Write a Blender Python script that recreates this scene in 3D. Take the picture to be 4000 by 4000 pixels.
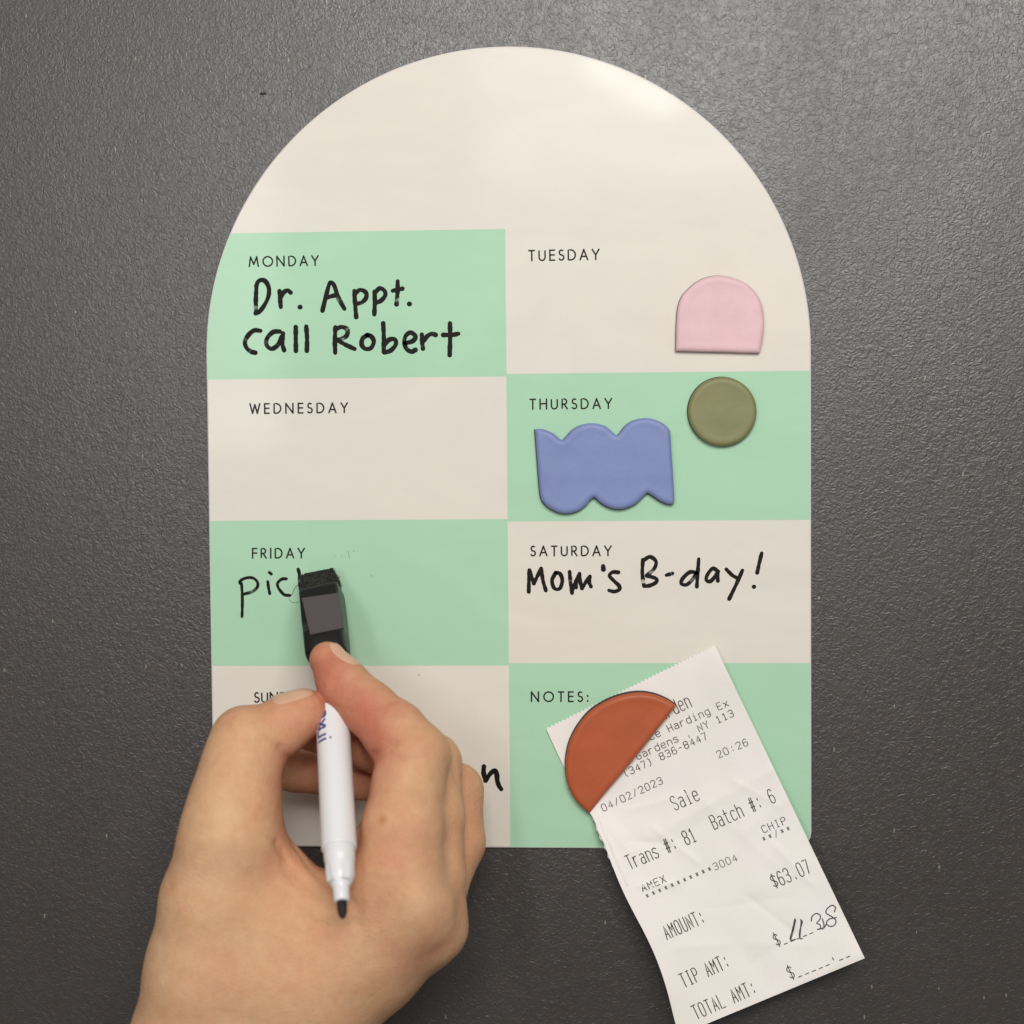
import bpy, math, random
import numpy as np
from mathutils import Matrix, Vector
random.seed(7); rng = np.random.default_rng(7)
for o in list(bpy.data.objects): bpy.data.objects.remove(o)
sc = bpy.context.scene
COL = sc.collection
# ------------------------------------------------------------------ frame
# The door is the vertical plane y = 0. Sizes below are in "units" of 0.85 mm on that plane:
# a = to the right, b = up, h = out of the door towards the room.
S = 0.00085
def W(a, b, h): return (a*S, -h*S, b*S)
F = 6500.0
CAM = np.array([36.995, -77.264, 606.082])
R = np.array([[0.9983044060, -0.0084251409, -0.0575962661],
              [0.0060054947, 0.9990972391, -0.0420552124],
              [0.0578985916, 0.0416380097, 0.9974537730]])
def P(u, v, h=0.0):
    """point at height h above the door that the camera sees at (u, v) of a 4000 px frame"""
    u = np.asarray(u, float); v = np.asarray(v, float); h = np.asarray(h, float)
    d = np.stack([(u-2000)/F, (2000-v)/F, -np.ones_like(u)], -1) @ R
    t = (h-CAM[2])/d[..., 2]
    return CAM + d*t[..., None]
def proj(p):
    q = (np.asarray(p, float)-CAM) @ R.T
    return np.stack([2000+F*q[..., 0]/-q[..., 2], 2000-F*q[..., 1]/-q[..., 2]], -1)
K = 4000/1932.0
def Q(s, t, h): return P(s*K, t*K, h)          # same, in the 1932 px preview frame

# ------------------------------------------------------------------ camera
cd = bpy.data.cameras.new("camera"); cam = bpy.data.objects.new("camera", cd); COL.objects.link(cam)
M = Matrix.Identity(4)
for k in range(3):
    ax = Vector(W(*R[k])).normalized()
    for j in range(3): M[j][k] = ax[j]
for j, c in enumerate(W(*CAM)): M[j][3] = c
cam.matrix_world = M
cd.lens = 36*F/4000; cd.sensor_width = 36; cd.clip_start = 0.01; cd.clip_end = 50
cd.dof.use_dof = True; cd.dof.focus_distance = 601*S; cd.dof.aperture_fstop = 7.5
sc.camera = cam
# ------------------------------------------------------------------ light
wd = bpy.data.worlds.new("World"); sc.world = wd; wd.use_nodes = True
bg = wd.node_tree.nodes["Background"]; bg.inputs[0].default_value = (1.0, 0.955, 0.91, 1); bg.inputs[1].default_value = 0.22
def area(name, loc, target, size, power, col):
    l = bpy.data.lights.new(name, 'AREA'); l.shape = 'RECTANGLE'; l.size, l.size_y = size; l.energy = power; l.color = col
    o = bpy.data.objects.new(name, l); COL.objects.link(o); o.location = loc
    o.rotation_euler = (Vector(target)-Vector(loc)).to_track_quat('-Z', 'Y').to_euler(); return o
area("window_light", (0.17, -0.86, 0.34), (0.05, 0, 0.0), (0.52, 0.38), 7.6, (1.0, 0.985, 0.955))
def mirror_spot(u, v, dist):
    """where a lamp must hang, dist metres out, for the door plane to mirror it at (u, v)"""
    w = np.array(W(*P(u, v, 1.5))); c = np.array(W(*CAM)); k = dist/abs(c[1])
    return Vector((w[0]+(w[0]-c[0])*k, -dist, w[2]+(w[2]-c[2])*k))
area("sheen_helper_light", mirror_spot(900, 1120, .8), W(*P(900, 1120)), (0.075, 0.26), 1.1, (1.0, 0.98, 0.98))  # added strip lamp, placed so the board mirrors a pale band beside MONDAY
sa, sb_ = mirror_spot(2290, 250, .8), mirror_spot(2640, 420, .8)
o_ = area("streak_helper_light", (sa+sb_)/2, W(*P(2470, 330)), ((sb_-sa).length, 0.012), 0.24, (1.0, 0.99, 0.97))  # added narrow lamp; its mirror image makes the streak on the arch
z_ = -(Vector(W(*P(2470, 330)))-o_.location).normalized(); x_ = (sb_-sa).normalized(); y_ = z_.cross(x_).normalized(); x_ = y_.cross(z_)
o_.rotation_euler = Matrix((x_, y_, z_)).transposed().to_euler()
area("ceiling_light", (-0.55, -0.75, 0.75), (0.0, 0, -0.02), (0.5, 0.5), 0.9, (1.0, 0.93, 0.84))
sc.view_settings.view_transform = 'Standard'; sc.view_settings.look = 'None'
sc.view_settings.exposure = -0.15; sc.view_settings.gamma = 1
sc.cycles.use_denoising = True

# ------------------------------------------------------------------ helpers
def mesh_obj(name, verts, faces, mat=None, parent=None, smooth=False, board=True):
    me = bpy.data.meshes.new(name)
    v = np.asarray(verts, float)
    if board: v = np.stack([v[:, 0]*S, -v[:, 2]*S, v[:, 1]*S], -1)
    me.from_pydata(v.tolist(), [], [list(map(int, f)) for f in faces]); me.update()
    if smooth: me.polygons.foreach_set("use_smooth", [True]*len(me.polygons))
    if mat: me.materials.append(mat)
    o = bpy.data.objects.new(name, me); COL.objects.link(o)
    if parent: o.parent = parent
    return o
def tag(o, label=None, cat=None, group=None, kind=None):
    if label: o["label"] = label
    if cat: o["category"] = cat
    if group: o["group"] = group
    if kind: o["kind"] = kind
    return o
def empty(name, abh):
    o = bpy.data.objects.new(name, None); COL.objects.link(o); o.empty_display_size = .01
    return o
def lin(c):
    return tuple(((x/255)/12.92 if x/255 <= .04045 else ((x/255+.055)/1.055)**2.4) for x in c)+(1,)
def mat(name, col, rough=.5, spec=.5, **kw):
    m = bpy.data.materials.new(name); m.use_nodes = True
    b = m.node_tree.nodes["Principled BSDF"]
    b.inputs["Base Color"].default_value = col if len(col) == 4 else tuple(col)+(1,)
    b.inputs["Roughness"].default_value = rough; b.inputs["Specular IOR Level"].default_value = spec
    for k, v in kw.items(): b.inputs[k.replace('_', ' ')].default_value = v
    return m
def N(m, typ, **kw):
    n = m.node_tree.nodes.new(typ)
    for k, v in kw.items():
        if hasattr(n, k): setattr(n, k, v)
        else: n.inputs[k.replace('_', ' ')].default_value = v
    return n
def L(m, a, b): m.node_tree.links.new(a, b)
def coords(m, scale=(1, 1, 1)):
    tc = N(m, "ShaderNodeTexCoord"); mp = N(m, "ShaderNodeMapping"); mp.inputs["Scale"].default_value = scale
    L(m, tc.outputs["Object"], mp.inputs[0]); return mp.outputs[0]
def noise(m, vec, scale, detail=3, rough=.5, dist=0.0):
    n = N(m, "ShaderNodeTexNoise"); n.inputs["Scale"].default_value = scale; n.inputs["Detail"].default_value = detail
    n.inputs["Roughness"].default_value = rough; n.inputs["Distortion"].default_value = dist
    L(m, vec, n.inputs["Vector"]); return n.outputs["Fac"]
def ramp(m, fac, stops):
    r = N(m, "ShaderNodeValToRGB"); e = r.color_ramp.elements
    while len(e) < len(stops): e.new(.5)
    for i, (p, c) in enumerate(stops):
        e[i].position = p; e[i].color = c if len(c) == 4 else tuple(c)+(1,)
    L(m, fac, r.inputs[0]); return r.outputs[0]
def bump(m, height, strength, dist, prev=None):
    b = N(m, "ShaderNodeBump"); b.inputs["Strength"].default_value = strength; b.inputs["Distance"].default_value = dist
    L(m, height, b.inputs["Height"])
    if prev: L(m, prev, b.inputs["Normal"])
    return b.outputs[0]
def bsdf(m): return m.node_tree.nodes["Principled BSDF"]
def mathn(m, op, a, b=None, c=None):
    n = N(m, "ShaderNodeMath"); n.operation = op
    for i, x in enumerate((a, b, c)):
        if x is None: continue
        if isinstance(x, (int, float)): n.inputs[i].default_value = x
        else: L(m, x, n.inputs[i])
    return n.outputs[0]

# ------------------------------------------------------------------ materials
def door_material():
    m = mat("dark_grey_paint", (0.036, 0.033, 0.030), .36, .8)
    bsdf(m).inputs["IOR"].default_value = 1.56; b = bsdf(m)
    v = coords(m)
    n1 = noise(m, v, 620, 2.2, .5, 1.6)
    n2 = noise(m, coords(m, (1.25, 1, .62)), 900, 2, .5, .8)
    n3 = noise(m, v, 190, 2, .5, .5)
    r1 = ramp(m, n1, [(.30, (0, 0, 0)), (.52, (.55,)*3), (.68, (1, 1, 1))])
    h = mathn(m, 'ADD', mathn(m, 'MULTIPLY', r1, .62), mathn(m, 'MULTIPLY', n2, .12))
    h = mathn(m, 'ADD', h, mathn(m, 'MULTIPLY', n3, .35))
    L(m, bump(m, h, 1.0, .000125), b.inputs["Normal"])
    # paint colour: faint warm/cool mottling, a few pale metallic specks
    c = ramp(m, noise(m, v, 240, 4, .6), [(.35, (.040, .031, .026)), (.65, (.034, .031, .028))])
    vo = N(m, "ShaderNodeTexVoronoi"); vo.inputs["Scale"].default_value = 230; vo.inputs["Randomness"].default_value = 1
    L(m, coords(m, (1.9, 1, .62)), vo.inputs["Vector"])
    near = mathn(m, 'LESS_THAN', vo.outputs["Distance"], .10)
    sep = N(m, "ShaderNodeSeparateColor"); L(m, vo.outputs["Color"], sep.inputs[0])
    pick = mathn(m, 'MULTIPLY', near, mathn(m, 'GREATER_THAN', sep.outputs[0], .93))
    mx = N(m, "ShaderNodeMix"); mx.data_type = 'RGBA'
    L(m, pick, mx.inputs["Factor"]); L(m, c, mx.inputs["A"]); mx.inputs["B"].default_value = (.22, .20, .16, 1)
    L(m, mx.outputs["Result"], b.inputs["Base Color"])
    rr = mathn(m, "ADD", mathn(m, "MULTIPLY", noise(m, v, 320, 2), .16), mathn(m, "MULTIPLY", noise(m, coords(m, (1, 1, .45)), 17, 5, .6, .8), .22))
    L(m, mathn(m, "ADD", rr, .225), b.inputs["Roughness"])
    return m
def print_material(name, col, rough=.33):
    m = mat(name, col, rough, .10); b = bsdf(m); v = coords(m)
    b.inputs["Coat Weight"].default_value = .11; b.inputs["Coat Roughness"].default_value = .085
    vs = coords(m, (1.0, 1, .22))
    h = mathn(m, 'ADD', noise(m, vs, 520, 2), mathn(m, 'MULTIPLY', noise(m, v, 26, 2), 7.0))
    L(m, bump(m, h, .35, .00006), b.inputs["Normal"])
    k = noise(m, coords(m, (.5, 1, 1.3)), 30, 6, .68, 1.2)
    c0 = tuple(x*.955 for x in col[:3]); c1 = tuple(min(1, x*1.02) for x in col[:3])
    # sparse tiny scuffs
    vo = N(m, "ShaderNodeTexVoronoi"); vo.inputs["Scale"].default_value = 75; L(m, v, vo.inputs["Vector"])
    sep = N(m, "ShaderNodeSeparateColor"); L(m, vo.outputs["Color"], sep.inputs[0])
    pick = mathn(m, 'MULTIPLY', mathn(m, 'LESS_THAN', vo.outputs["Distance"], .028), mathn(m, 'GREATER_THAN', sep.outputs[0], .90))
    mx = N(m, "ShaderNodeMix"); mx.data_type = 'RGBA'; L(m, mathn(m, 'MULTIPLY', pick, .35), mx.inputs["Factor"])
    L(m, ramp(m, k, [(.3, c0), (.7, c1)]), mx.inputs["A"]); mx.inputs["B"].default_value = (.2, .18, .14, 1)
    L(m, mx.outputs["Result"], b.inputs["Base Color"])
    L(m, ramp(m, noise(m, v, 60, 3), [(.3, (rough-.05,)*3), (.7, (rough+.07,)*3)]), b.inputs["Roughness"])
    return m
def clay_material(name, col):
    m = mat(name, col, .48, .45); b = bsdf(m); v = coords(m)
    h = mathn(m, 'ADD', noise(m, v, 900, 3), mathn(m, 'MULTIPLY', noise(m, v, 130, 2), 1.6))
    L(m, bump(m, h, .35, .00009), b.inputs["Normal"])
    L(m, ramp(m, noise(m, v, 150, 5, .65), [(.3, tuple(x*.94 for x in col[:3])), (.7, tuple(min(1, x*1.05) for x in col[:3]))]), b.inputs["Base Color"])
    return m
def ink_material(name, col, thin=.0, rough=.35):
    m = mat(name, col, rough, .2); b = bsdf(m)
    if thin > 0:
        v = coords(m)
        at = N(m, "ShaderNodeAttribute"); at.attribute_name = "ink"
        f = mathn(m, 'ADD', at.outputs["Fac"], mathn(m, 'MULTIPLY', mathn(m, 'SUBTRACT', noise(m, v, 620, 3), .5), 1.1))
        L(m, ramp(m, f, [(.05, (1-thin,)*3), (.48, (1, 1, 1))]), b.inputs["Alpha"])
    return m
def paper_material():
    m = mat("receipt_paper", lin((240, 236, 230)), .62, .3); b = bsdf(m); v = coords(m)
    b.inputs["Subsurface Weight"].default_value = .0
    h = mathn(m, 'ADD', noise(m, v, 1500, 3), mathn(m, 'MULTIPLY', noise(m, v, 70, 4, .55, .6), 3.0))
    L(m, bump(m, h, .5, .00008), b.inputs["Normal"])
    L(m, ramp(m, noise(m, v, 22, 3), [(.35, lin((238, 233, 224))[:3]), (.65, lin((241, 235, 233))[:3])]), b.inputs["Base Color"])
    return m
def skin_material():
    m = mat("skin", (.6, .37, .24), .5, .30); b = bsdf(m); v = coords(m)
    b.inputs["Subsurface Weight"].default_value = .30
    b.inputs["Subsurface Radius"].default_value = (1.0, .35, .18); b.inputs["Subsurface Scale"].default_value = .0026
    at = N(m, "ShaderNodeAttribute"); at.attribute_name = "flush"
    f = mathn(m, 'ADD', at.outputs["Fac"], mathn(m, 'MULTIPLY', mathn(m, 'SUBTRACT', noise(m, v, 48, 5, .65), .5), 1.35))
    c = ramp(m, f, [(.0, lin((224, 184, 145))[:3]), (.40, lin((217, 171, 132))[:3]), (.75, lin((210, 152, 119))[:3]), (1.0, lin((198, 124, 98))[:3])])
    cm = N(m, "ShaderNodeMix"); cm.data_type = 'RGBA'; cm.blend_type = 'MULTIPLY'; cm.inputs["Factor"].default_value = 1
    L(m, c, cm.inputs["A"]); L(m, ramp(m, noise(m, v, 260, 4, .7), [(.3, (.90, .86, .84)), (.7, (1, 1, 1))]), cm.inputs["B"])
    mole = N(m, "ShaderNodeAttribute"); mole.attribute_name = "mole"
    mm = N(m, "ShaderNodeMix"); mm.data_type = 'RGBA'; L(m, mole.outputs["Fac"], mm.inputs["Factor"])
    L(m, cm.outputs["Result"], mm.inputs["A"]); mm.inputs["B"].default_value = lin((176, 104, 58))
    L(m, mm.outputs["Result"], b.inputs["Base Color"])
    vo = N(m, "ShaderNodeTexVoronoi"); vo.feature = 'DISTANCE_TO_EDGE'; vo.inputs["Scale"].default_value = 950
    wv = N(m, "ShaderNodeMix"); wv.data_type = 'RGBA'; wv.inputs["Factor"].default_value = .0006
    L(m, v, vo.inputs["Vector"])
    h = mathn(m, 'ADD', ramp(m, vo.outputs["Distance"], [(0, (0, 0, 0)), (.22, (1, 1, 1))]), mathn(m, 'MULTIPLY', noise(m, v, 160, 4, .6), 3.5))
    L(m, bump(m, h, .6, .00013), b.inputs["Normal"])
    L(m, ramp(m, noise(m, v, 90, 3), [(.3, (.50,)*3), (.7, (.66,)*3)]), b.inputs["Roughness"])
    return m
M_DOOR = door_material()
M_CREAM = print_material("cream_print", lin((225, 219, 208)))
M_GREEN = print_material("mint_green_print", lin((174, 214, 183)))
M_EDGE = mat("board_edge", lin((238, 233, 236)), .3)
M_BACK = mat("magnet_rubber", (.035, .031, .033), .6)
M_INK = ink_material("marker_ink", (.006, .004, .0025), .85, .6)
M_LABEL = mat("printed_lettering", (.012, .008, .006), .6, .2)
M_THERMAL = mat("thermal_print", (.085, .064, .055), .7, .2)
M_PEN = mat("ballpoint_ink", (.045, .04, .06), .5)
M_PAPER = paper_material()
M_SKIN = skin_material()

# ------------------------------------------------------------------ door
gx = [-420, 420]
door = mesh_obj("wall", [(-650, -650, 0), (650, -650, 0), (650, 650, 0), (-650, 650, 0)], [(0, 1, 2, 3)], M_DOOR)
door["kind"] = "structure"; door["label"] = "dark grey pebbled metal surface that the planner board hangs on"
# small loose specks of dirt standing on the paint
def speck(u, v, r, col, name, label):
    n = 9; c = P(u, v, 0)
    ring = [(c[0]+r*(1.5 if True else 1)*math.cos(t)*(.8+.4*random.random()), c[1]+r*.55*math.sin(t)*(.8+.4*random.random()), .02) for t in np.linspace(0, 2*math.pi, n, False)]
    top = [(c[0], c[1], r*.5)]
    return tag(mesh_obj(name, ring+top, [(i, (i+1) % n, n) for i in range(n)], col, smooth=True), label, "speck")
M_DIRT = mat("dirt", (.02, .016, .014), .8)
speck(1027, 366, 1.0, M_DIRT, "dirt_speck", "tiny black dirt speck on the dark surface above left of the board")

# ------------------------------------------------------------------ board
XL, XR = -110.0, 110.0
ROW = 52.76; YB = -226.1; BLEED = .44
def arch_outline(inset=0.0, n=96):
    r = 110-inset; cy = -44.6
    pts = []
    for i in range(n+1):
        t = math.pi*i/n
        pts.append((r*math.cos(t), cy+r*math.sin(t)))
    rc = 6.5-inset
    for cx_, a0 in ((XL+6.5, math.pi), (XR-6.5, 1.5*math.pi)):
        for i in range(9):
            t = a0+.5*math.pi*i/8
            pts.append((cx_+rc*math.cos(t), YB+6.5+rc*math.sin(t)))
    return pts
BT = 1.5
def ring_solid(name, rings, material, parent=None, cap=True, smooth=True):
    """rings: list of (outline, h); bridged, capped on top"""
    n = len(rings[0][0]); V = []; Fc = []
    for o, h in rings: V += [(p[0], p[1], h if np.isscalar(h) else 0) for p in o]
    for k in range(len(rings)-1):
        for i in range(n):
            j = (i+1) % n
            Fc.append((k*n+i, k*n+j, (k+1)*n+j, (k+1)*n+i))
    if cap: Fc.append([(len(rings)-1)*n+i for i in range(n)])
    o = mesh_obj(name, V, Fc, material, parent, smooth)
    if cap and smooth: o.data.polygons[-1].use_smooth = False
    return o
board = empty("planner_board", None)
tag(board, "arched magnetic weekly planner board with cream and mint green squares", "planner board")
ring_solid("board_rim", [(arch_outline(.25), 0.02), (arch_outline(0), .3), (arch_outline(0), .95), (arch_outline(.12), 1.28), (arch_outline(.38), BT-.03)], M_EDGE, board, cap=False)
ring_solid("board_sheet", [(arch_outline(.5), .3), (arch_outline(.38), BT-.03), (arch_outline(.6), BT)], M_CREAM, board)
def clip_poly(poly, x0, x1, y0, y1):
    def cl(pts, f, g):
        out = []
        for i in range(len(pts)):
            a, b = pts[i], pts[(i+1) % len(pts)]
            if f(a): out.append(a)
            if f(a) != f(b): out.append(g(a, b))
        return out
    def ix(x): return lambda a, b: (x, a[1]+(b[1]-a[1])*(x-a[0])/(b[0]-a[0]))
    def iy(y): return lambda a, b: (a[0]+(b[0]-a[0])*(y-a[1])/(b[1]-a[1]), y)
    poly = cl(poly, lambda p: p[0] >= x0, ix(x0)); poly = cl(poly, lambda p: p[0] <= x1, ix(x1))
    poly = cl(poly, lambda p: p[1] >= y0, iy(y0)); poly = cl(poly, lambda p: p[1] <= y1, iy(y1))
    return poly
GH = BT+.02
out5 = arch_outline(.42, 160)
for (x0, x1, y0, y1, lab) in ((XL-1, .29, -ROW-BLEED, 0, "mint square labelled MONDAY"), (.29, XR+1, -2*ROW-BLEED, -ROW+BLEED, "mint square labelled THURSDAY"),
                         (XL-1, .29, -3*ROW-BLEED, -2*ROW+BLEED, "mint square labelled FRIDAY"), (.29, XR+1, YB-1, -3*ROW+BLEED, "mint square labelled NOTES")):
    pg = clip_poly(out5, x0, x1, y0, y1)
    n = len(pg)
    inner = [(p[0]*(1-.0035) , p[1], 0) for p in pg]
    # top sheet, wrapped a little over the rounded rim where it meets the outline
    V = [(p[0], p[1], GH) for p in pg]
    o = mesh_obj("green_square", V, [list(range(n))], M_GREEN, board); o["label"] = lab

# ------------------------------------------------------------------ strokes
EPS = [0.0]
def smooth_line(pts, step=1.5):
    """Catmull-Rom through 2-D px points, resampled"""
    p = np.asarray(pts, float)
    if len(p) < 3:
        n = max(2, int(np.linalg.norm(p[1]-p[0])/step)+1); t = np.linspace(0, 1, n)[:, None]
        return p[0]*(1-t)+p[-1]*t
    q = np.vstack([2*p[0]-p[1], p, 2*p[-1]-p[-2]]); out = []
    for i in range(1, len(q)-2):
        n = max(2, int(np.linalg.norm(q[i+1]-q[i])/step)+1)
        t = np.linspace(0, 1, n, endpoint=False)[:, None]
        a, b, c, d = q[i-1], q[i], q[i+1], q[i+2]
        out.append(.5*((2*b)+(-a+c)*t+(2*a-5*b+4*c-d)*t*t+(-a+3*b-3*c+d)*t**3))
    out.append(q[-2][None]); return np.vstack(out)
def ribbon(line, w, V, Fc, A, hfun, flat=True, ink=None):
    """line: Nx2 px polyline, w px width (scalar or array) -> strip with round ends; hfun(u,v) height"""
    line = np.asarray(line, float); n = len(line)
    w = np.full(n, w, float) if np.isscalar(w) else np.asarray(w, float)
    d = np.gradient(line, axis=0); d /= np.maximum(1e-9, np.linalg.norm(d, axis=1))[:, None]
    nn = np.stack([-d[:, 1], d[:, 0]], -1)
    EPS[0] = (EPS[0]+.0035) % .03
    lft = line+nn*w[:, None]/2; rgt = line-nn*w[:, None]/2
    base = len(V); pts = np.empty((2*n, 2)); pts[0::2] = lft; pts[1::2] = rgt
    allp = [pts]; fcs = [(base+2*i, base+2*i+1, base+2*i+3, base+2*i+2) for i in range(n-1)]
    m = 5; off = 2*n
    if not flat:
        for end in (0, n-1):
            c = line[end]; r = w[end]/2; dd = -d[0] if end == 0 else d[-1]; a0 = math.atan2(dd[1], dd[0])
            arc = [c+r*np.array([math.cos(a0+t), math.sin(a0+t)]) for t in np.linspace(-math.pi/2, math.pi/2, m+2)]
            allp.append(np.array(arc)); fcs.append([base+off+k for k in range(m+2)]); off += m+2
    pts = np.vstack(allp); h = hfun(pts[:, 0], pts[:, 1])+EPS[0]
    x = P(pts[:, 0], pts[:, 1], h); V.extend(x.tolist()); Fc.extend(fcs)
    if A is not None:
        k = np.ones(len(pts))
        if ink is not None:
            k[0:2*n:2] = ink; k[1:2*n:2] = ink
            if not flat: k[2*n:2*n+m+2] = .9; k[2*n+m+2:] = .9
        A.extend(k.tolist())
def flat_h(h): return lambda u, v: np.full(np.shape(u), h)
# --- a stroke alphabet. Capitals on a 0..1 high box. value: (advance width, [polylines])
def arc(cx, cy, rx, ry, a0, a1, n=14):
    return [(cx+rx*math.cos(math.radians(a0+(a1-a0)*i/n)), cy+ry*math.sin(math.radians(a0+(a1-a0)*i/n))) for i in range(n+1)]
CAPS = {
 'M': (.98, [[(0, 0), (.14, 1), (.47, .22), (.80, 1), (.94, 0)]]),
 'O': (1.0, [arc(.5, .5, .5, .5, 90, 450, 32)]),
 'N': (.78, [[(0, 0), (0, 1), (.74, 0), (.74, 1)]]),
 'D': (.72, [[(0, 0), (0, 1), (.22, 1)]+arc(.22, .5, .48, .5, 90, -90, 18)+[(0, 0)]]),
 'A': (.76, [[(0, 0), (.37, 1), (.74, 0)], [(.13, .32), (.61, .32)]]),
 'Y': (.66, [[(0, 1), (.33, .46), (.66, 1)], [(.33, .46), (.33, 0)]]),
 'T': (.54, [[(0, 1), (.54, 1)], [(.27, 1), (.27, 0)]]),
 'U': (.62, [[(0, 1), (0, .32)]+arc(.30, .32, .30, .32, 180, 360, 14)+[(.60, 1)]]),
 'E': (.46, [[(.46, 1), (0, 1), (0, 0), (.46, 0)], [(0, .53), (.43, .53)]]),
 'S': (.46, [arc(.23, .755, .20, .245, 35, 265, 14)+arc(.22, .26, .24, .26, 82, -160, 16)]),
 'W': (1.02, [[(0, 1), (.26, 0), (.51, .92), (.76, 0), (1.02, 1)]]),
 'H': (.68, [[(0, 0), (0, 1)], [(.66, 0), (.66, 1)], [(0, .54), (.66, .54)]]),
 'R': (.54, [[(0, 0), (0, 1), (.22, 1)]+arc(.22, .74, .24, .26, 90, -90, 12)+[(0, .48)], [(.20, .48), (.52, 0)]]),
 'F': (.44, [[(.44, 1), (0, 1), (0, 0)], [(0, .53), (.41, .53)]]),
 'I': (.02, [[(0, 0), (0, 1)]]),
 ':': (.06, [[(.02, .02), (.02, .09)], [(.02, .55), (.02, .62)]]),
}
def printed_label(text, p0, p1, cap, parent):
    """capital letters from baseline px p0 to p1, letterspaced to fill"""
    p0 = np.array(p0, float); p1 = np.array(p1, float); e = p1-p0; Ln = np.linalg.norm(e); e /= Ln; up = np.array([e[1], -e[0]])
    tot = sum(CAPS[c][0] for c in text)*cap; gap = (Ln-tot)/(len(text)-1)
    V, Fc = [], []; x = 0
    for c in text:
        w, polys = CAPS[c]
        for pl in polys:
            q = np.array([p0+e*(x+px*cap)+up*(py*cap) for px, py in pl])
            # mitre: draw each straight run slightly overlapping
            if len(q) > 8: ribbon(q, 6.0, V, Fc, None, flat_h(BT+.045), True)
            else:
                for a, b in zip(q[:-1], q[1:]):
                    dd = (b-a)/max(1e-6, np.linalg.norm(b-a)); ribbon([a-dd*2.6, b+dd*2.6], 6.0, V, Fc, None, flat_h(BT+.045), True)
        x += w*cap+gap
    o = mesh_obj("printed_label", V, Fc, M_LABEL, parent); o["label"] = "printed word "+text.strip(':'); return o
for t, a, b, c in (("MONDAY", (974, 1041), (1243, 1036), 37), ("TUESDAY", (2067, 1018), (2340, 1013), 39), ("WEDNESDAY", (977, 1615), (1357, 1611), 37),
                   ("THURSDAY", (2071, 1598), (2389, 1595), 38), ("FRIDAY", (987, 2180), (1189, 2179), 37), ("SATURDAY", (2074, 2171), (2387, 2170), 37),
                   ("SUNDAY", (995, 2743), (1196, 2742), 37), ("NOTES:", (2076, 2740), (2297, 2740), 37)):
    printed_label(t, a, b, c, board)
# --- handwriting in marker
def writing(name, label, org, k, strokes, w, parent):
    V, Fc, A = [], [], []
    for st in strokes:
        ww = w
        if isinstance(st, dict): ww = st['w']; st = st['p']
        p = np.array([(org[0]+x*k, org[1]+y*k) for x, y in st], float)
        if len(p) == 1:
            r = ww*.5; t = np.linspace(0, 2*math.pi, 12, False); EPS[0] = (EPS[0]+.0035) % .03
            q = np.stack([p[0, 0]+r*np.cos(t)*1.0, p[0, 1]+r*np.sin(t)*.95], -1); b0 = len(V)
            V.extend(P(q[:, 0], q[:, 1], BT+.05+EPS[0]).tolist()); Fc.append(list(range(b0, b0+12))); A.extend([1.0]*12); continue
        ln = smooth_line(p, 3.0); n = len(ln); t = np.linspace(0, 1, n)
        wob = ww*(1+.07*np.sin(t*9+random.random()*6)+.05*np.sin(t*23+random.random()*6))
        ink = .75-.55*np.exp(-((t-.82)/.13)**2)*random.random()-.35*np.exp(-((t-.45)/.2)**2)*random.random()
        ribbon(ln, wob, V, Fc, A, flat_h(BT+.05), False, ink)
    o = mesh_obj(name, V, Fc, M_INK, parent); o["label"] = label
    at = o.data.attributes.new("ink", 'FLOAT', 'POINT'); at.data.foreach_set("value", A); return o
c5 = (800, 850); k5 = .6211
writing("handwriting", "handwritten Dr. Appt.", c5, k5, [
 [(325, 432), (321, 520), (322, 598)], [(323, 432), (335, 403), (360, 392), (385, 405), (403, 445), (400, 495), (378, 545), (345, 590), (320, 602)],
 [(470, 462), (474, 520), (478, 562)], [(476, 508), (495, 472), (520, 458), (540, 472)], {'w': 21, 'p': [(599, 563)]},
 [(740, 585), (757, 515), (782, 420), (795, 408), (815, 430), (840, 505), (878, 573)], [(768, 502), (832, 485)],
 [(940, 460), (945, 540), (952, 625)], [(944, 480), (975, 455), (1010, 468), (1016, 500), (990, 532), (952, 543)],
 [(1068, 465), (1069, 540), (1066, 608)], [(1070, 472), (1100, 445), (1130, 460), (1134, 490), (1108, 522), (1072, 537)],
 [(1213, 400), (1212, 470), (1206, 545)], [(1182, 460), (1242, 447)], {'w': 21, 'p': [(1287, 543)]}], 17.6, board)
writing("handwriting", "handwritten call Robert", c5, k5, [
 [(350, 712), (310, 710), (275, 738), (253, 780), (262, 818), (292, 843), (318, 850)],
 [(472, 716), (430, 720), (393, 757), (388, 800), (420, 825), (460, 800), (485, 748)], [(492, 728), (487, 790), (499, 834)],
 [(572, 688), (572, 760), (573, 838)], [(638, 685), (643, 760), (642, 838)],
 [(821, 690), (818, 770), (820, 850)], [(822, 702), (860, 688), (895, 703), (892, 742), (852, 765), (824, 769)], [(836, 770), (880, 797), (942, 826)],
 [(1025, 738), (993, 760), (987, 800), (1010, 825), (1045, 820), (1063, 780), (1047, 748), (1020, 738)],
 [(1122, 665), (1126, 760), (1125, 845)], [(1130, 800), (1160, 768), (1195, 766), (1201, 798), (1170, 835), (1130, 848)],
 [(1260, 790), (1308, 776), (1325, 747), (1295, 723), (1263, 745), (1255, 790), (1272, 828), (1300, 843), (1325, 832)],
 [(1365, 735), (1368, 790), (1372, 825)], [(1372, 782), (1400, 745), (1428, 731), (1452, 738)],
 [(1542, 665), (1543, 760), (1540, 865)], [(1500, 738), (1558, 737), (1595, 730)]], 18, board)
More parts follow.
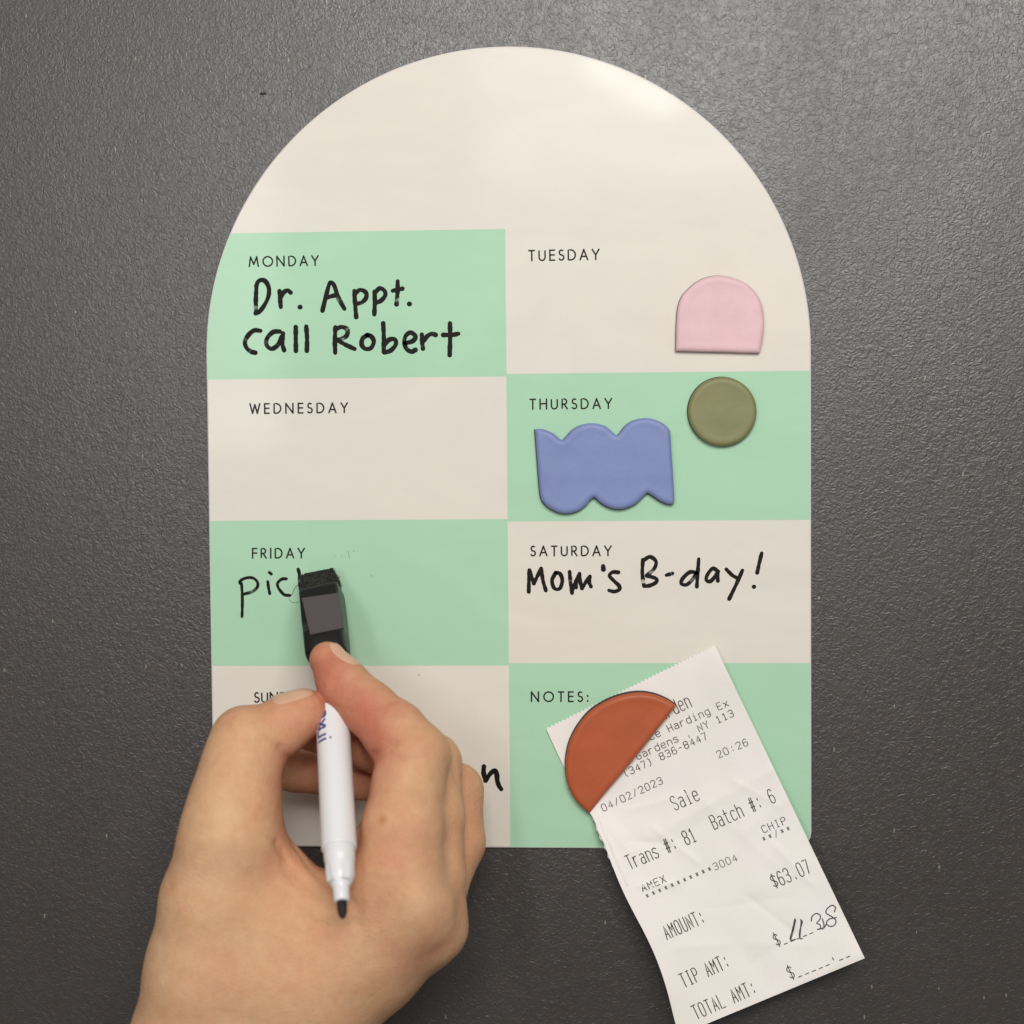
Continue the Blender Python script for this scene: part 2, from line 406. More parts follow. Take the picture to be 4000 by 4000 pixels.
writing("handwriting", "handwritten Mom's B-day!", (2000, 2050), .5694, [
 [(115, 460), (116, 385), (119, 310)], [(119, 310), (150, 402)], [(150, 402), (200, 298)], [(200, 298), (212, 380), (232, 450)],
 [(300, 328), (275, 380), (290, 435), (328, 437), (345, 382), (330, 337), (300, 328)],
 [(395, 322), (402, 400), (412, 468)], [(412, 455), (438, 390), (463, 335)], [(463, 335), (468, 390), (480, 436)], [(480, 436), (505, 395), (535, 353)], [(535, 353), (530, 395), (542, 424)],
 [(440, 380), (440, 430)],
 {'w': 19, 'p': [(625, 283), (627, 305)]},
 [(730, 326), (690, 325), (669, 350), (700, 385), (735, 420), (735, 445), (700, 458), (665, 450)],
 [(898, 240), (894, 330), (905, 420)], [(895, 250), (945, 220), (987, 250), (976, 300), (925, 348)], [(925, 348), (990, 370), (987, 395), (950, 415), (910, 422)],
 [(1060, 345), (1100, 334)],
 [(1281, 235), (1274, 330), (1268, 424)], [(1270, 330), (1220, 325), (1170, 370), (1163, 405), (1200, 410), (1240, 372), (1268, 332)],
 [(1415, 320), (1378, 300), (1342, 340), (1333, 378), (1360, 388), (1395, 352), (1412, 322)], [(1410, 320), (1412, 384)],
 [(1470, 305), (1510, 345), (1545, 365)], [(1581, 312), (1540, 405), (1490, 508)],
 [(1713, 195), (1697, 260), (1682, 328)], {'w': 18, 'p': [(1660, 425)]}], 15.3, board)
writing("handwriting", "handwritten half erased word starting with pic", (900, 2150), .3106, [
 [(140, 425), (118, 400), (150, 365), (220, 343), (290, 350), (340, 400), (338, 460), (275, 518), (150, 555)], [(140, 420), (149, 560), (150, 700), (146, 832)],
 [(470, 393), (478, 460), (495, 543)], {'w': 12, 'p': [(490, 278), (515, 297)]},
 [(703, 357), (650, 360), (600, 400), (594, 450), (630, 510), (680, 558), (748, 566)],
 {'w': 14.5, 'p': [(852, 238), (868, 300), (873, 400), (887, 556)]}], 12, board)
writing("handwriting", "handwritten word mostly behind the hand, ending in n", (1700, 2700), .3623, [
 [(525, 812), (522, 880), (543, 962)], [(543, 962), (598, 885), (645, 856), (664, 900), (670, 965), (688, 1020), (712, 1056)],
 ], 19, board)
for ax0 in (-1640, -1375):
    writing("handwriting", "foot of a handwritten letter showing under the curled fingers", (1700, 2700), .3623, [[(ax0, 430), (ax0+30, 520), (ax0+75, 545), (ax0+115, 500)]], 15, board)
# faint rubbed-out marks beside FRIDAY
M_SMEAR = mat("faint_smear", lin((120, 150, 125)), .5)
V, Fc = [], []
for (x0, y0, x1, y1, w) in ((1366, 2182, 1360, 2152, 2.2), (1332, 2172, 1334, 2174, 4), (1307, 2171, 1309, 2173, 3.5), (1380, 2154, 1384, 2151, 3), (1394, 2152, 1396, 2150, 3), (1450, 2244, 1452, 2255, 2.5)):
    ribbon([(x0, y0), (x1, y1)], w, V, Fc, None, flat_h(BT+.045), True)
o = mesh_obj("ink_residue", V, Fc, M_SMEAR, board); o["label"] = "faint rubbed out ink specks beside FRIDAY"

# ------------------------------------------------------------------ clay covered magnets
def resample(pts, n):
    p = np.asarray(pts, float); p = np.vstack([p, p[:1]]); d = np.r_[0, np.cumsum(np.linalg.norm(np.diff(p, axis=0), axis=1))]
    t = np.linspace(0, d[-1], n, endpoint=False); return np.stack([np.interp(t, d, p[:, 0]), np.interp(t, d, p[:, 1])], -1)
def offset_in(p, d):
    """inward offset of a clockwise or counter-clockwise loop, smoothed; d in units"""
    e = np.roll(p, -1, 0)-np.roll(p, 1, 0); e /= np.linalg.norm(e, axis=1)[:, None]; nn = np.stack([-e[:, 1], e[:, 0]], -1)
    area2 = np.sum(p[:, 0]*np.roll(p[:, 1], -1)-np.roll(p[:, 0], -1)*p[:, 1])
    if area2 < 0: nn = -nn
    q = p+nn*d
    for _ in range(int(d*3)): q = .5*q+.25*(np.roll(q, 1, 0)+np.roll(q, -1, 0))
    return q
def magnet(name, label, org, k, outline, col, base_h, thick=2.6, corner=None, back=(0, 0), grow=.10, closed_smooth=True, nres=220):
    px = np.array([(org[0]+x*k, org[1]+y*k) for x, y in outline])
    if corner is None: ln = smooth_line(np.vstack([px, px[:1]]), 4)[:-1]
    else:
        segs = []; idx = corner+[corner[0]+len(px)]
        ext = np.vstack([px, px])
        for a, b in zip(idx[:-1], idx[1:]):
            segs.append(smooth_line(ext[a:b+1], 4)[:-1])
        ln = np.vstack(segs)
    loop = resample(ln, nres)
    ab = P(loop[:, 0], loop[:, 1], base_h+thick*.7)[:, :2]
    root = empty(name, None); tag(root, label, "magnet", "clay shape magnets on the board")
    bk = offset_in(ab, -grow)+np.array(back)
    ring_solid("magnet_backing", [([tuple(p) for p in bk], base_h), ([tuple(p) for p in bk], base_h+.75)], M_BACK, root, smooth=False)
    b0 = base_h+.75
    from mathutils.geometry import delaunay_2d_cdt
    n = len(ab); lo = ab.min(0); hi = ab.max(0); st = .55
    g = np.stack(np.meshgrid(np.arange(lo[0], hi[0], st), np.arange(lo[1], hi[1], st*.866), indexing='ij'), -1)
    g[:, ::2, 0] += st/2; g = g.reshape(-1, 2)
    def bdist(q):
        a = ab[None]; b = np.roll(ab, -1, 0)[None]; e = b-a; w = q[:, None]-a
        t = np.clip((w*e).sum(-1)/(e*e).sum(-1), 0, 1); return np.sqrt(((w-e*t[..., None])**2).sum(-1)).min(1)
    a, b = ab, np.roll(ab, -1, 0)
    c = ((a[None, :, 1] > g[:, None, 1]) != (b[None, :, 1] > g[:, None, 1])) & (g[:, None, 0] < (b[None, :, 0]-a[None, :, 0])*(g[:, None, 1]-a[None, :, 1])/(b[None, :, 1]-a[None, :, 1]+1e-12)+a[None, :, 0])
    g = g[c.sum(1) % 2 == 1]; dg = bdist(g); g = g[dg > .12]; dg = dg[dg > .12]
    r = cdt_in = delaunay_2d_cdt([Vector(p) for p in np.vstack([ab, g])], [(i, (i+1) % n) for i in range(n)], [], 1, 1e-6)
    vv = np.array([tuple(p) for p in r[0]]); dd = bdist(vv)
    hh_ = thick*(.52+.40*(1-np.exp(-(dd/.42)**1.3)))+.06*np.exp(-((dd-2.0)/1.0)**2)-.05*np.clip(dd/6, 0, 1)
    hh_ += .035*np.sin(vv[:, 0]*.31+vv[:, 1]*.17)+.02*np.sin(vv[:, 1]*.63+1)
    Vm = [(p[0], p[1], b0+h) for p, h in zip(vv, hh_)]; Fm = [tuple(f) for f in r[2]]
    nv = len(Vm); orig = [k for k in range(nv) if dd[k] < 1e-4]; low = {}
    from collections import Counter
    ec = Counter(); 
    for f in Fm:
        for i in range(3): ec[(f[i], f[(i+1) % 3])] += 1
    for (x, y) in list(ec):
        if (y, x) not in ec:
            for q in (x, y):
                for lv in (0, 1):
                    if (q, lv) not in low: low[(q, lv)] = len(Vm); Vm.append((vv[q][0], vv[q][1], b0+(0, thick*.30)[lv]))
            Fm.append((y, x, low[(x, 1)], low[(y, 1)])); Fm.append((low[(y, 1)], low[(x, 1)], low[(x, 0)], low[(y, 0)]))
    o = mesh_obj("clay_face", Vm, Fm, clay_material(name+"_clay", col), root, smooth=True)
    return root
c4 = (2000, 850); k4 = .6729
magnet("arch_magnet", "pale pink arch shaped clay magnet below TUESDAY", c4, k4,
  [(950, 775), (952, 700), (955, 600), (963, 520), (984, 460), (1018, 420), (1060, 382), (1110, 354), (1155, 342), (1200, 337), (1250, 343), (1300, 356), (1352, 380), (1402, 422), (1440, 482), (1458, 550), (1462, 620), (1455, 700), (1437, 787), (1200, 781)],
  lin((222, 184, 188)), BT, 2.1, corner=[0, 18], back=(-.1, .1), grow=.08)
magnet("round_magnet", "olive green round clay magnet right of THURSDAY", c4, k4,
  [(1221+199*math.cos(t), 1126+201*math.sin(t)) for t in np.linspace(0, 2*math.pi, 24, False)], lin((128, 127, 84)), BT, 2.7, back=(-.22, .1))
magnet("wavy_magnet", "blue wavy edged clay magnet under the word THURSDAY", c4, k4,
  [(133, 1228), (165, 1226), (200, 1235), (240, 1254), (270, 1280), (294, 1293), (318, 1266), (350, 1232), (392, 1207), (445, 1194), (500, 1197), (550, 1216), (588, 1250), (609, 1265), (630, 1243), (660, 1206), (705, 1177), (762, 1164), (820, 1170), (872, 1192), (908, 1225), (918, 1250),
   (925, 1350), (932, 1450), (939, 1560), (942, 1645), (934, 1666), (900, 1662), (860, 1645), (818, 1617), (786, 1597), (758, 1624), (720, 1660), (672, 1684), (620, 1694), (570, 1685), (520, 1660), (479, 1624), (458, 1636), (430, 1670), (390, 1700), (342, 1716), (290, 1717), (240, 1700), (193, 1668), (166, 1620), (155, 1520), (144, 1380)],
  lin((122, 136, 184)), BT, 2.6, corner=[0, 5, 13, 26, 30, 37], back=(-.25, -.12), nres=320)

# ------------------------------------------------------------------ receipt
E1 = np.array([.905, -.425]); E2 = np.array([.425, .905]); TL = np.array([2133., 2846.])
def rc_ab(u, v):
    du = np.asarray(u, float)-TL[0]; dv = np.asarray(v, float)-TL[1]
    return du*E1[0]+dv*E1[1], du*E2[0]+dv*E2[1]      # across, along (px)
def bend(x, c, w): return np.exp(-((x-c)/w)**2)
def rc_h(u, v):
    a, b = rc_ab(u, v)
    f = np.clip((b-120)/1200, 0, 1); left = np.clip(1-a/360, 0, 1); right = np.clip((a-380)/350, 0, 1)
    h = BT+.35+2.2*np.clip((b-420)/500, 0, 1)**1.5+11*f**2.0
    h = h+left**2*(1.2+5.0*bend(b, 700, 420)+3.5*bend(b, 1150, 350))
    h = h+right**2*(.5+2.5*bend(b, 60, 160)+1.2*np.sin(b/230.))
    # folds and crumples
    def fold(pa, pb, amp, w):
        d = np.array(pb, float)-np.array(pa, float); Ln = np.linalg.norm(d); d /= Ln
        s = (a-pa[0])*d[0]+(b-pa[1])*d[1]; t = -(a-pa[0])*d[1]+(b-pa[1])*d[0]
        win = np.clip(s/40, 0, 1)*np.clip((Ln-s)/60, 0, 1)
        return amp*win*np.exp(-np.abs(t)/w)
    h = h+fold((40, 20), (35, 190), .5, 7)
    h = h+fold((150, 560), (790, 520), .45, 40)-fold((170, 640), (520, 560), .3, 30)
    h = h+fold((30, 350), (110, 640), .9, 22)-fold((70, 360), (170, 620), .5, 26)
    h = h+fold((420, 480), (600, 900), .4, 45)-fold((250, 900), (620, 1010), .35, 40)
    h = h+fold((330, 1080), (620, 1230), .35, 38)+fold((60, 980), (330, 1080), .4, 36)
    h = h*1+1.35*(fold((120, 420), (420, 470), .4, 12)+fold((200, 500), (330, 760), .45, 14)-fold((80, 520), (260, 620), .4, 12)+fold((40, 700), (240, 780), .5, 14)+fold((600, 760), (700, 1040), .3, 14)-fold((420, 900), (560, 1180), .3, 12)+fold((560, 470), (720, 700), .25, 10))
    h = h+fold((500, 700), (780, 640), .3, 36)-fold((300, 1180), (700, 1120), .35, 44)
    g = np.exp(-(((np.asarray(u)-2390)/290)**2+((np.asarray(v)-2880)/320)**2)**2); h = h*(1-g)+g*(BT+.4)
    h = h+.16*np.sin(a/47+b/83)*f+.12*np.sin(a/31-b/59+1)*f+.10*np.sin(a/23+b/97+2)
    return h
na, nb = 90, 160
def left_edge(b): # px offset of the left edge
    return 24*np.exp(-((b-470)/220)**2)+30*np.exp(-((b-980)/260)**2)+5*np.exp(-((b-420)/40)**2)-3*np.sin(b/22)*np.exp(-((b-450)/90)**2)-14*np.exp(-((b-1330)/130)**2)
Vr = []; 
for j in range(nb+1):
    fb = j/nb
    pl = np.array([2133, 2846])*(1-fb)+np.array([2662, 4040])*fb; pr = np.array([2792, 2521])*(1-fb)+np.array([3378, 3743])*fb
    bb = fb*1330
    for i in range(na+1):
        fa = i/na
        p = pl*(1-fa)+pr*fa+E1*left_edge(bb)*(1-fa)**3
        Vr.append(p)
Vr = np.array(Vr)
# saw-tooth torn top edge
for i in range(na+1): Vr[i] += E2*(-4 if i % 2 else 4)
hh = rc_h(Vr[:, 0], Vr[:, 1])
Vx = P(Vr[:, 0], Vr[:, 1], hh)
Fr = [(j*(na+1)+i, j*(na+1)+i+1, (j+1)*(na+1)+i+1, (j+1)*(na+1)+i) for j in range(nb) for i in range(na)]
receipt = empty("receipt", None); tag(receipt, "crumpled white till receipt hanging under the half round magnet", "receipt")
sheet = mesh_obj("paper_sheet", Vx, Fr, M_PAPER, receipt, smooth=True)
# the folded-over strip along the torn left side
V2 = []; F2 = []
nf = 60
for j in range(nf+1):
    b = 350+j*(690-350)/nf; w = 22*math.sin(math.pi*j/nf)**.6*(1+.25*math.sin(j*.9))+2
    for i, a in enumerate((-w*.55, 2, 14)):
        q = TL+E2*b+E1*(a+left_edge(b)-2); V2.append(P(q[0], q[1], rc_h(*(TL+E2*b+E1*12))*0+max(BT+.15, float(rc_h(*(TL+E2*b+E1*10)))-(1.1, .45, .35)[i])))
F2 = [(j*3+i, j*3+i+1, (j+1)*3+i+1, (j+1)*3+i) for j in range(nf) for i in range(2)]
mesh_obj("torn_edge", np.array(V2), F2, M_PAPER, receipt, smooth=True)

# receipt lettering: 4 wide x 7 high cells
def G(*s): return [list(x) for x in s]
SM = {
 'A': G([(0,0),(2,7),(4,0)],[(.7,2.4),(3.3,2.4)]), 'M': G([(0,0),(0,7),(2,3),(4,7),(4,0)]), 'E': G([(4,7),(0,7),(0,0),(4,0)],[(0,3.6),(3.2,3.6)]),
 'X': G([(0,0),(4,7)],[(0,7),(4,0)]), 'C': G([(4,5.8),(3,7),(1,7),(0,5.8),(0,1.2),(1,0),(3,0),(4,1.2)]), 'H': G([(0,0),(0,7)],[(4,0),(4,7)],[(0,3.6),(4,3.6)]),
 'I': G([(1,0),(3,0)],[(1,7),(3,7)],[(2,0),(2,7)]), 'P': G([(0,0),(0,7),(3,7),(4,6),(4,4.4),(3,3.4),(0,3.4)]), 'T': G([(0,7),(4,7)],[(2,7),(2,0)]),
 'O': G([(1,0),(0,1.2),(0,5.8),(1,7),(3,7),(4,5.8),(4,1.2),(3,0),(1,0)]), 'U': G([(0,7),(0,1.2),(1,0),(3,0),(4,1.2),(4,7)]), 'N': G([(0,0),(0,7),(4,0),(4,7)]),
 'L': G([(0,7),(0,0),(4,0)]), 'B': G([(0,0),(0,7),(3,7),(4,6),(4,4.6),(3,3.7),(4,2.6),(4,1),(3,0),(0,0)],[(0,3.7),(3,3.7)]), 'S': G([(4,6),(3,7),(1,7),(0,6),(0,4.8),(1,3.8),(3,3.2),(4,2.2),(4,1),(3,0),(1,0),(0,1)]),
 'G': G([(4,6),(3,7),(1,7),(0,5.8),(0,1.2),(1,0),(3,0),(4,1),(4,3.2),(2.4,3.2)]), 'Y': G([(0,7),(2,3.4),(4,7)],[(2,3.4),(2,0)]), 
 'a': G([(.4,4.6),(1.2,5),(3,5),(3.8,4.2),(3.8,0)],[(3.8,3),(1,3),(0,2),(0,.8),(1,0),(2.6,0),(3.8,1)]), 'b': G([(0,7),(0,0)],[(0,1),(1,0),(3,0),(4,1),(4,4),(3,5),(1,5),(0,4)]),
 'c': G([(4,4.2),(3,5),(1,5),(0,4),(0,1),(1,0),(3,0),(4,.8)]), 'd': G([(4,7),(4,0)],[(4,1),(3,0),(1,0),(0,1),(0,4),(1,5),(3,5),(4,4)]),
 'e': G([(0,2.7),(4,2.7),(4,4),(3,5),(1,5),(0,4),(0,1),(1,0),(3,0),(4,.7)]), 'g': G([(4,5),(4,-1),(3,-2),(1,-2),(0,-1.4)],[(4,1),(3,0),(1,0),(0,1),(0,4),(1,5),(3,5),(4,4)]),
 'h': G([(0,0),(0,7)],[(0,4),(1,5),(3,5),(4,4),(4,0)]), 'i': G([(1,5),(2,5),(2,0)],[(1,0),(3,0)],[(2,6.6),(2,7.2)]), 'l': G([(1.2,7.2),(2,7.2),(2,0)],[(1.1,0),(2.9,0)]),
 'n': G([(0,0),(0,5)],[(0,4),(1,5),(3,5),(4,4),(4,0)]), 'r': G([(0,0),(0,5)],[(0,3.6),(1.4,5),(3.2,5)]), 's': G([(4,4.4),(3,5),(1,5),(0,4.2),(0,3.4),(4,1.8),(4,.8),(3,0),(1,0),(0,.6)]),
 't': G([(1.4,7),(1.4,1),(2.2,0),(3.6,0)],[(0,5),(3.4,5)]), 'w': G([(0,5),(1,0),(2,3.6),(3,0),(4,5)]), 'x': G([(0,0),(4,5)],[(0,5),(4,0)]),
 '0': G([(1,0),(0,1.2),(0,5.8),(1,7),(3,7),(4,5.8),(4,1.2),(3,0),(1,0)]), '1': G([(.8,5.6),(2,7),(2,0)],[(.8,0),(3.2,0)]), '2': G([(0,5.8),(1,7),(3,7),(4,5.8),(4,4.4),(0,0),(4,0)]),
 '3': G([(0,6),(1,7),(3,7),(4,6),(4,4.6),(3,3.7),(1.4,3.7)],[(3,3.7),(4,2.7),(4,1),(3,0),(1,0),(0,1)]), '4': G([(3,0),(3,7),(0,2),(4,2)]), '6': G([(3.8,6),(3,7),(1.4,7),(0,5),(0,1),(1,0),(3,0),(4,1),(4,3),(3,4),(1,4),(0,3)]),
 '7': G([(0,7),(4,7),(1.6,0)]), '8': G([(1,3.7),(0,4.7),(0,6),(1,7),(3,7),(4,6),(4,4.7),(3,3.7),(1,3.7),(0,2.7),(0,1),(1,0),(3,0),(4,1),(4,2.7),(3,3.7)]),
 '*': G([(.9,2.3),(3.1,4.7)],[(.9,4.7),(3.1,2.3)],[(2,1.8),(2,5.2)]), '/': G([(.4,0),(3.6,7)]), '(': G([(3,7.4),(1.6,5.6),(1.6,1.4),(3,-.4)]), ')': G([(1,7.4),(2.4,5.6),(2.4,1.4),(1,-.4)]),
 '-': G([(.8,3.4),(3.2,3.4)]), '_': G([(.2,0),(3.4,0)]), '#': G([(1,0),(1.6,7)],[(2.6,0),(3.2,7)],[(0,2.4),(4,2.4)],[(0,4.8),(4,4.8)]), ':': G([(2,.8),(2,1.8)],[(2,4.4),(2,5.4)]),
 '.': G([(2,0),(2,.9)]), ',': G([(2.2,1),(1.6,-1)]), "'": G([(2,2.4),(2,1.2)]), '$': G([(4,5.4),(3,6.2),(1,6.2),(0,5.4),(0,4.6),(1,3.8),(3,3.2),(4,2.4),(4,1.6),(3,.8),(1,.8),(0,1.6)],[(2,7.2),(2,-.2)]), ' ': []}
def receipt_line(text, p0, p1, high, w, gw=.62):
    p0 = np.array(p0, float); p1 = np.array(p1, float); n = len(text); adv = (p1-p0)/(n-1+gw); al = np.linalg.norm(adv)
    e = adv/al; up = np.array([-E2[0], -E2[1]])
    V, Fc = [], []
    for i, c in enumerate(text):
        o = p0+adv*i
        for st in SM[c]:
            q = np.array([o+e*(x/4*al*gw)+up*(y/7*high) for x, y in st])
            if len(q) > 2: q = np.vstack([q[:1]]+[np.linspace(a, b, 3)[1:] for a, b in zip(q[:-1], q[1:])])
            ribbon(q, w*(1.0+.14*random.random()), V, Fc, None, lambda u, v: rc_h(u, v)+.10, False)
    o = mesh_obj("printed_line", V, Fc, M_THERMAL, receipt); o["label"] = "printed text "+text.strip(); return o
B_, s_ = 58, 33
receipt_line("Garden", (2566, 2824), (2703, 2760), 56, 3.4)
receipt_line("ace Harding Ex", (2519, 2902), (2847, 2757), 28, 2.8)
receipt_line("w Gardens , NY 113", (2444, 2990), (2868, 2797), 28, 2.8)
receipt_line("(347) 836-8447", (2442, 3036), (2764, 2886), 28, 2.9)
receipt_line("20:26", (2808, 2962), (2924, 2910), 28, 2.6)
receipt_line("04/02/2023", (2358, 3170), (2590, 3060), 28, 2.7)
receipt_line("Sale", (2638, 3166), (2734, 3124), 56, 3.4)
receipt_line("Batch #: 6", (2792, 3240), (3032, 3132), 56, 3.6)
receipt_line("Trans #: 81", (2463, 3396), (2723, 3284), 56, 3.6)
receipt_line("CHIP", (2984, 3254), (3074, 3216), 28, 2.7)
receipt_line("**/**", (2983, 3292), (3092, 3246), 28, 2.4)
receipt_line("AMEX", (2512, 3483), (2603, 3444), 28, 2.9)
receipt_line("***********3004", (2527, 3515), (2882, 3362), 28, 2.4)
receipt_line("$63.07", (3028, 3470), (3170, 3408), 56, 3.6)
receipt_line("AMOUNT:", (2607, 3670), (2758, 3604), 56, 3.7)
receipt_line("$_____", (3038, 3699), (3178, 3642), 56, 3.6)
receipt_line("TIP AMT:", (2674, 3858), (2854, 3776), 56, 3.7)
receipt_line("$_____'__", (3092, 3828), (3322, 3734), 58, 3.6)
receipt_line("TOTAL AMT:", (2722, 3982), (2959, 3879), 56, 3.7)
V, Fc = [], []
for st in ([(1362, 752), (1345, 830), (1326, 905), (1345, 912), (1368, 905)], [(1368, 760), (1350, 840), (1332, 908)], [(1404, 758), (1418, 775), (1402, 830), (1396, 880), (1406, 903), (1418, 900)], [(1410, 765), (1404, 840), (1400, 890)],
           [(1486, 768), (1492, 735), (1520, 712), (1550, 722), (1553, 752), (1528, 785), (1550, 795), (1556, 822), (1530, 832), (1580, 820), (1600, 790)],
           [(1570, 752), (1582, 800), (1572, 830)],
           [(1660, 700), (1668, 665), (1640, 650), (1602, 680), (1600, 710), (1640, 735), (1672, 765), (1660, 800), (1625, 808), (1600, 785), (1620, 755), (1675, 742)]):
    ln = smooth_line([(2400+x*.5176, 3200+y*.5176) for x, y in st], 3)
    ribbon(ln, 4.4, V, Fc, None, lambda u, v: rc_h(u, v)+.14, False)
o = mesh_obj("pen_writing", V, Fc, M_PEN, receipt); o["label"] = "handwritten 11.38 in dark pen"

# half round magnet holding the receipt
b1 = (2100, 2500); kb = .4141
magnet("half_round_magnet", "rust orange half round clay magnet pinning the receipt", b1, kb,
  [(1305, 620), (1250, 580), (1180, 545), (1100, 516), (1000, 499), (900, 501), (800, 520), (700, 553), (600, 602), (500, 670), (420, 755), (350, 858), (300, 965), (271, 1080), (262, 1180), (268, 1280), (290, 1380), (338, 1480), (403, 1560), (487, 1637), (640, 1440), (860, 1180), (1100, 880)],
  lin((178, 86, 48)), BT+.8, 2.9, corner=[0, 19], back=(-.2, .42), grow=.10)

# ------------------------------------------------------------------ marker pen
A0 = Q(614.5, 1090, 5.6); B0 = Q(646.5, 1734, 92.0)
AX = (B0-A0)/np.linalg.norm(B0-A0); LEN = float(np.linalg.norm(B0-A0))
FR = np.array([0, 0, 1.0])-AX*AX[2]; FR /= np.linalg.norm(FR)        # towards the room
RT = np.cross(AX, FR); 
if RT[0] < 0: RT = -RT
def axial(vpx):
    t = np.linspace(0, LEN, 3000); v = proj(A0+AX*t[:, None])[:, 1]; return float(np.interp(vpx, v, t))
def pen_pt(s, x, y): return A0+AX*s+RT*x+FR*y        # along, right, towards the room
def lathe(name, prof, material, parent, seg=48, capend=True):
    V, Fc = [], []
    for s, r in prof:
        for i in range(seg):
            t = 2*math.pi*i/seg; V.append(pen_pt(s, r*math.cos(t), r*math.sin(t)))
    for k in range(len(prof)-1):
        for i in range(seg):
            j = (i+1) % seg; Fc.append((k*seg+i, k*seg+j, (k+1)*seg+j, (k+1)*seg+i))
    if capend: Fc.append(list(range(seg))[::-1]); Fc.append([(len(prof)-1)*seg+i for i in range(seg)])
    return mesh_obj(name, V, Fc, material, parent, smooth=True)
M_WHITE = mat("white_plastic", lin((228, 228, 229)), .32, .5); bsdf(M_WHITE).inputs["Subsurface Weight"].default_value = .05
bsdf(M_WHITE).inputs["Subsurface Scale"].default_value = .001
M_BLACKP = mat("black_plastic", (.012, .012, .012), .32, .35)
mb = M_BLACKP; L(mb, bump(mb, noise(mb, coords(mb), 260, 3), .15, .0001), bsdf(mb).inputs["Normal"])
M_PLATE = mat("cap_magnet", (.085, .070, .070), .55, .35)
L(M_PLATE, bump(M_PLATE, noise(M_PLATE, coords(M_PLATE), 900, 4, .7), .3, .0001), bsdf(M_PLATE).inputs["Normal"])
M_FELT = mat("felt", (.020, .021, .018), .95, .1)
L(M_FELT, ramp(M_FELT, noise(M_FELT, coords(M_FELT), 900, 5, .7), [(.35, (.010, .011, .009)), (.7, (.045, .045, .038))]), bsdf(M_FELT).inputs["Base Color"])
M_NIB = mat("black_felt_nib", (.018, .017, .017), .7, .3)
marker = empty("marker_pen", None); tag(marker, "white dry erase marker with black eraser cap held in the hand", "marker pen")
sb = axial(2560); s1 = axial(3318); s2 = axial(3372); s3 = axial(3430); s4 = axial(3466); s5 = axial(3522); s6 = axial(3589)
barrel = lathe("barrel", [(sb-14, 4.6), (sb+2, 4.7), (axial(2690), 4.95), (axial(2780), 5.55), (axial(2840), 5.75), (s1-.6, 5.75), (s1-.15, 5.68), (s1, 5.5)], M_WHITE, marker)
lathe("collar", [(s1-.4, 5.0), (s1+.05, 5.05), (s1+.3, 5.15), (s1+4, 5.0), (s1+4.5, 4.75), (s3-2, 4.7), (s3, 4.55), (s4-1.2, 3.5), (s4, 2.75), (s4+1, 2.6), (s5-.4, 2.5), (s5, 2.3)], M_WHITE, marker)
for sx in (-1, 1):     # two small vent lugs on the collar
    V = []; 
    for ds in (0, 5.5):
        for t in (-.28, .28):
            for r in (4.2, 5.0-.25*ds/5.5): V.append(pen_pt(s3-3.5+ds, math.sin(sx*.62+t)*r, math.cos(sx*.62+t)*r))
    mesh_obj("vent_lug", V, [(0, 1, 3, 2), (4, 6, 7, 5), (1, 5, 7, 3), (0, 2, 6, 4), (0, 4, 5, 1), (2, 3, 7, 6)], M_WHITE, marker)
lathe("nib", [(s5-.5, 1.62), (s5+2.2, 1.62), (s5+3.6, 1.5), (s6-1.1, 1.15), (s6-.35, .75), (s6, .25)], M_NIB, marker, 28)
# eraser cap: rounded box blending to a round socket
def superring(s, w, d, e, seg=48, dy=0, twist=0):
    dx = -2.0+1.4*min(1, max(0, s)/32.)
    out = []
    for i in range(seg):
        t = 2*math.pi*i/seg; c, s_2 = math.cos(t), math.sin(t)
        x = w/2*np.sign(c)*abs(c)**(2/e); y = d/2*np.sign(s_2)*abs(s_2)**(2/e)+dy
        out.append(pen_pt(s, dx+x*math.cos(twist)-y*math.sin(twist), x*math.sin(twist)+y*math.cos(twist)))
    return out
def loft(name, rings, material, parent, caps=(True, True)):
    n = len(rings[0]); V = [p for r in rings for p in r]; Fc = []
    for k in range(len(rings)-1):
        for i in range(n):
            j = (i+1) % n; Fc.append((k*n+i, k*n+j, (k+1)*n+j, (k+1)*n+i))
    if caps[0]: Fc.append(list(range(n))[::-1])
    if caps[1]: Fc.append([(len(rings)-1)*n+i for i in range(n)])
    return mesh_obj(name, V, Fc, material, parent, smooth=True)
TW = 0.05
c0 = axial(2312); c1 = axial(2566)
cap = loft("eraser_cap", [superring(c0, 13.6, 10.5, 9, twist=TW), superring(c0+.4, 14.4, 11.2, 9, twist=TW), superring(c0+2, 14.6, 11.6, 9, twist=TW), superring((c0+c1)/2, 14.7, 12, 8, twist=TW), superring(c1-9.4, 14.8, 12.2, 6, twist=TW), superring(c1-9.2, 14.9, 13.2, 5, twist=TW), superring(c1-8.8, 15.0, 13.7, 4.5, twist=TW), superring(c1-6, 15.0, 13.9, 4.2, twist=TW),
       superring(c1-1, 14.9, 14.0, 3.6, twist=TW), superring(c1, 14.4, 13.6, 3.4, twist=TW), superring(c1+.1, 11.8, 11.8, 2.2, twist=TW), superring(c1-6, 11.5, 11.5, 2, twist=TW)], M_BLACKP, marker, (True, False))
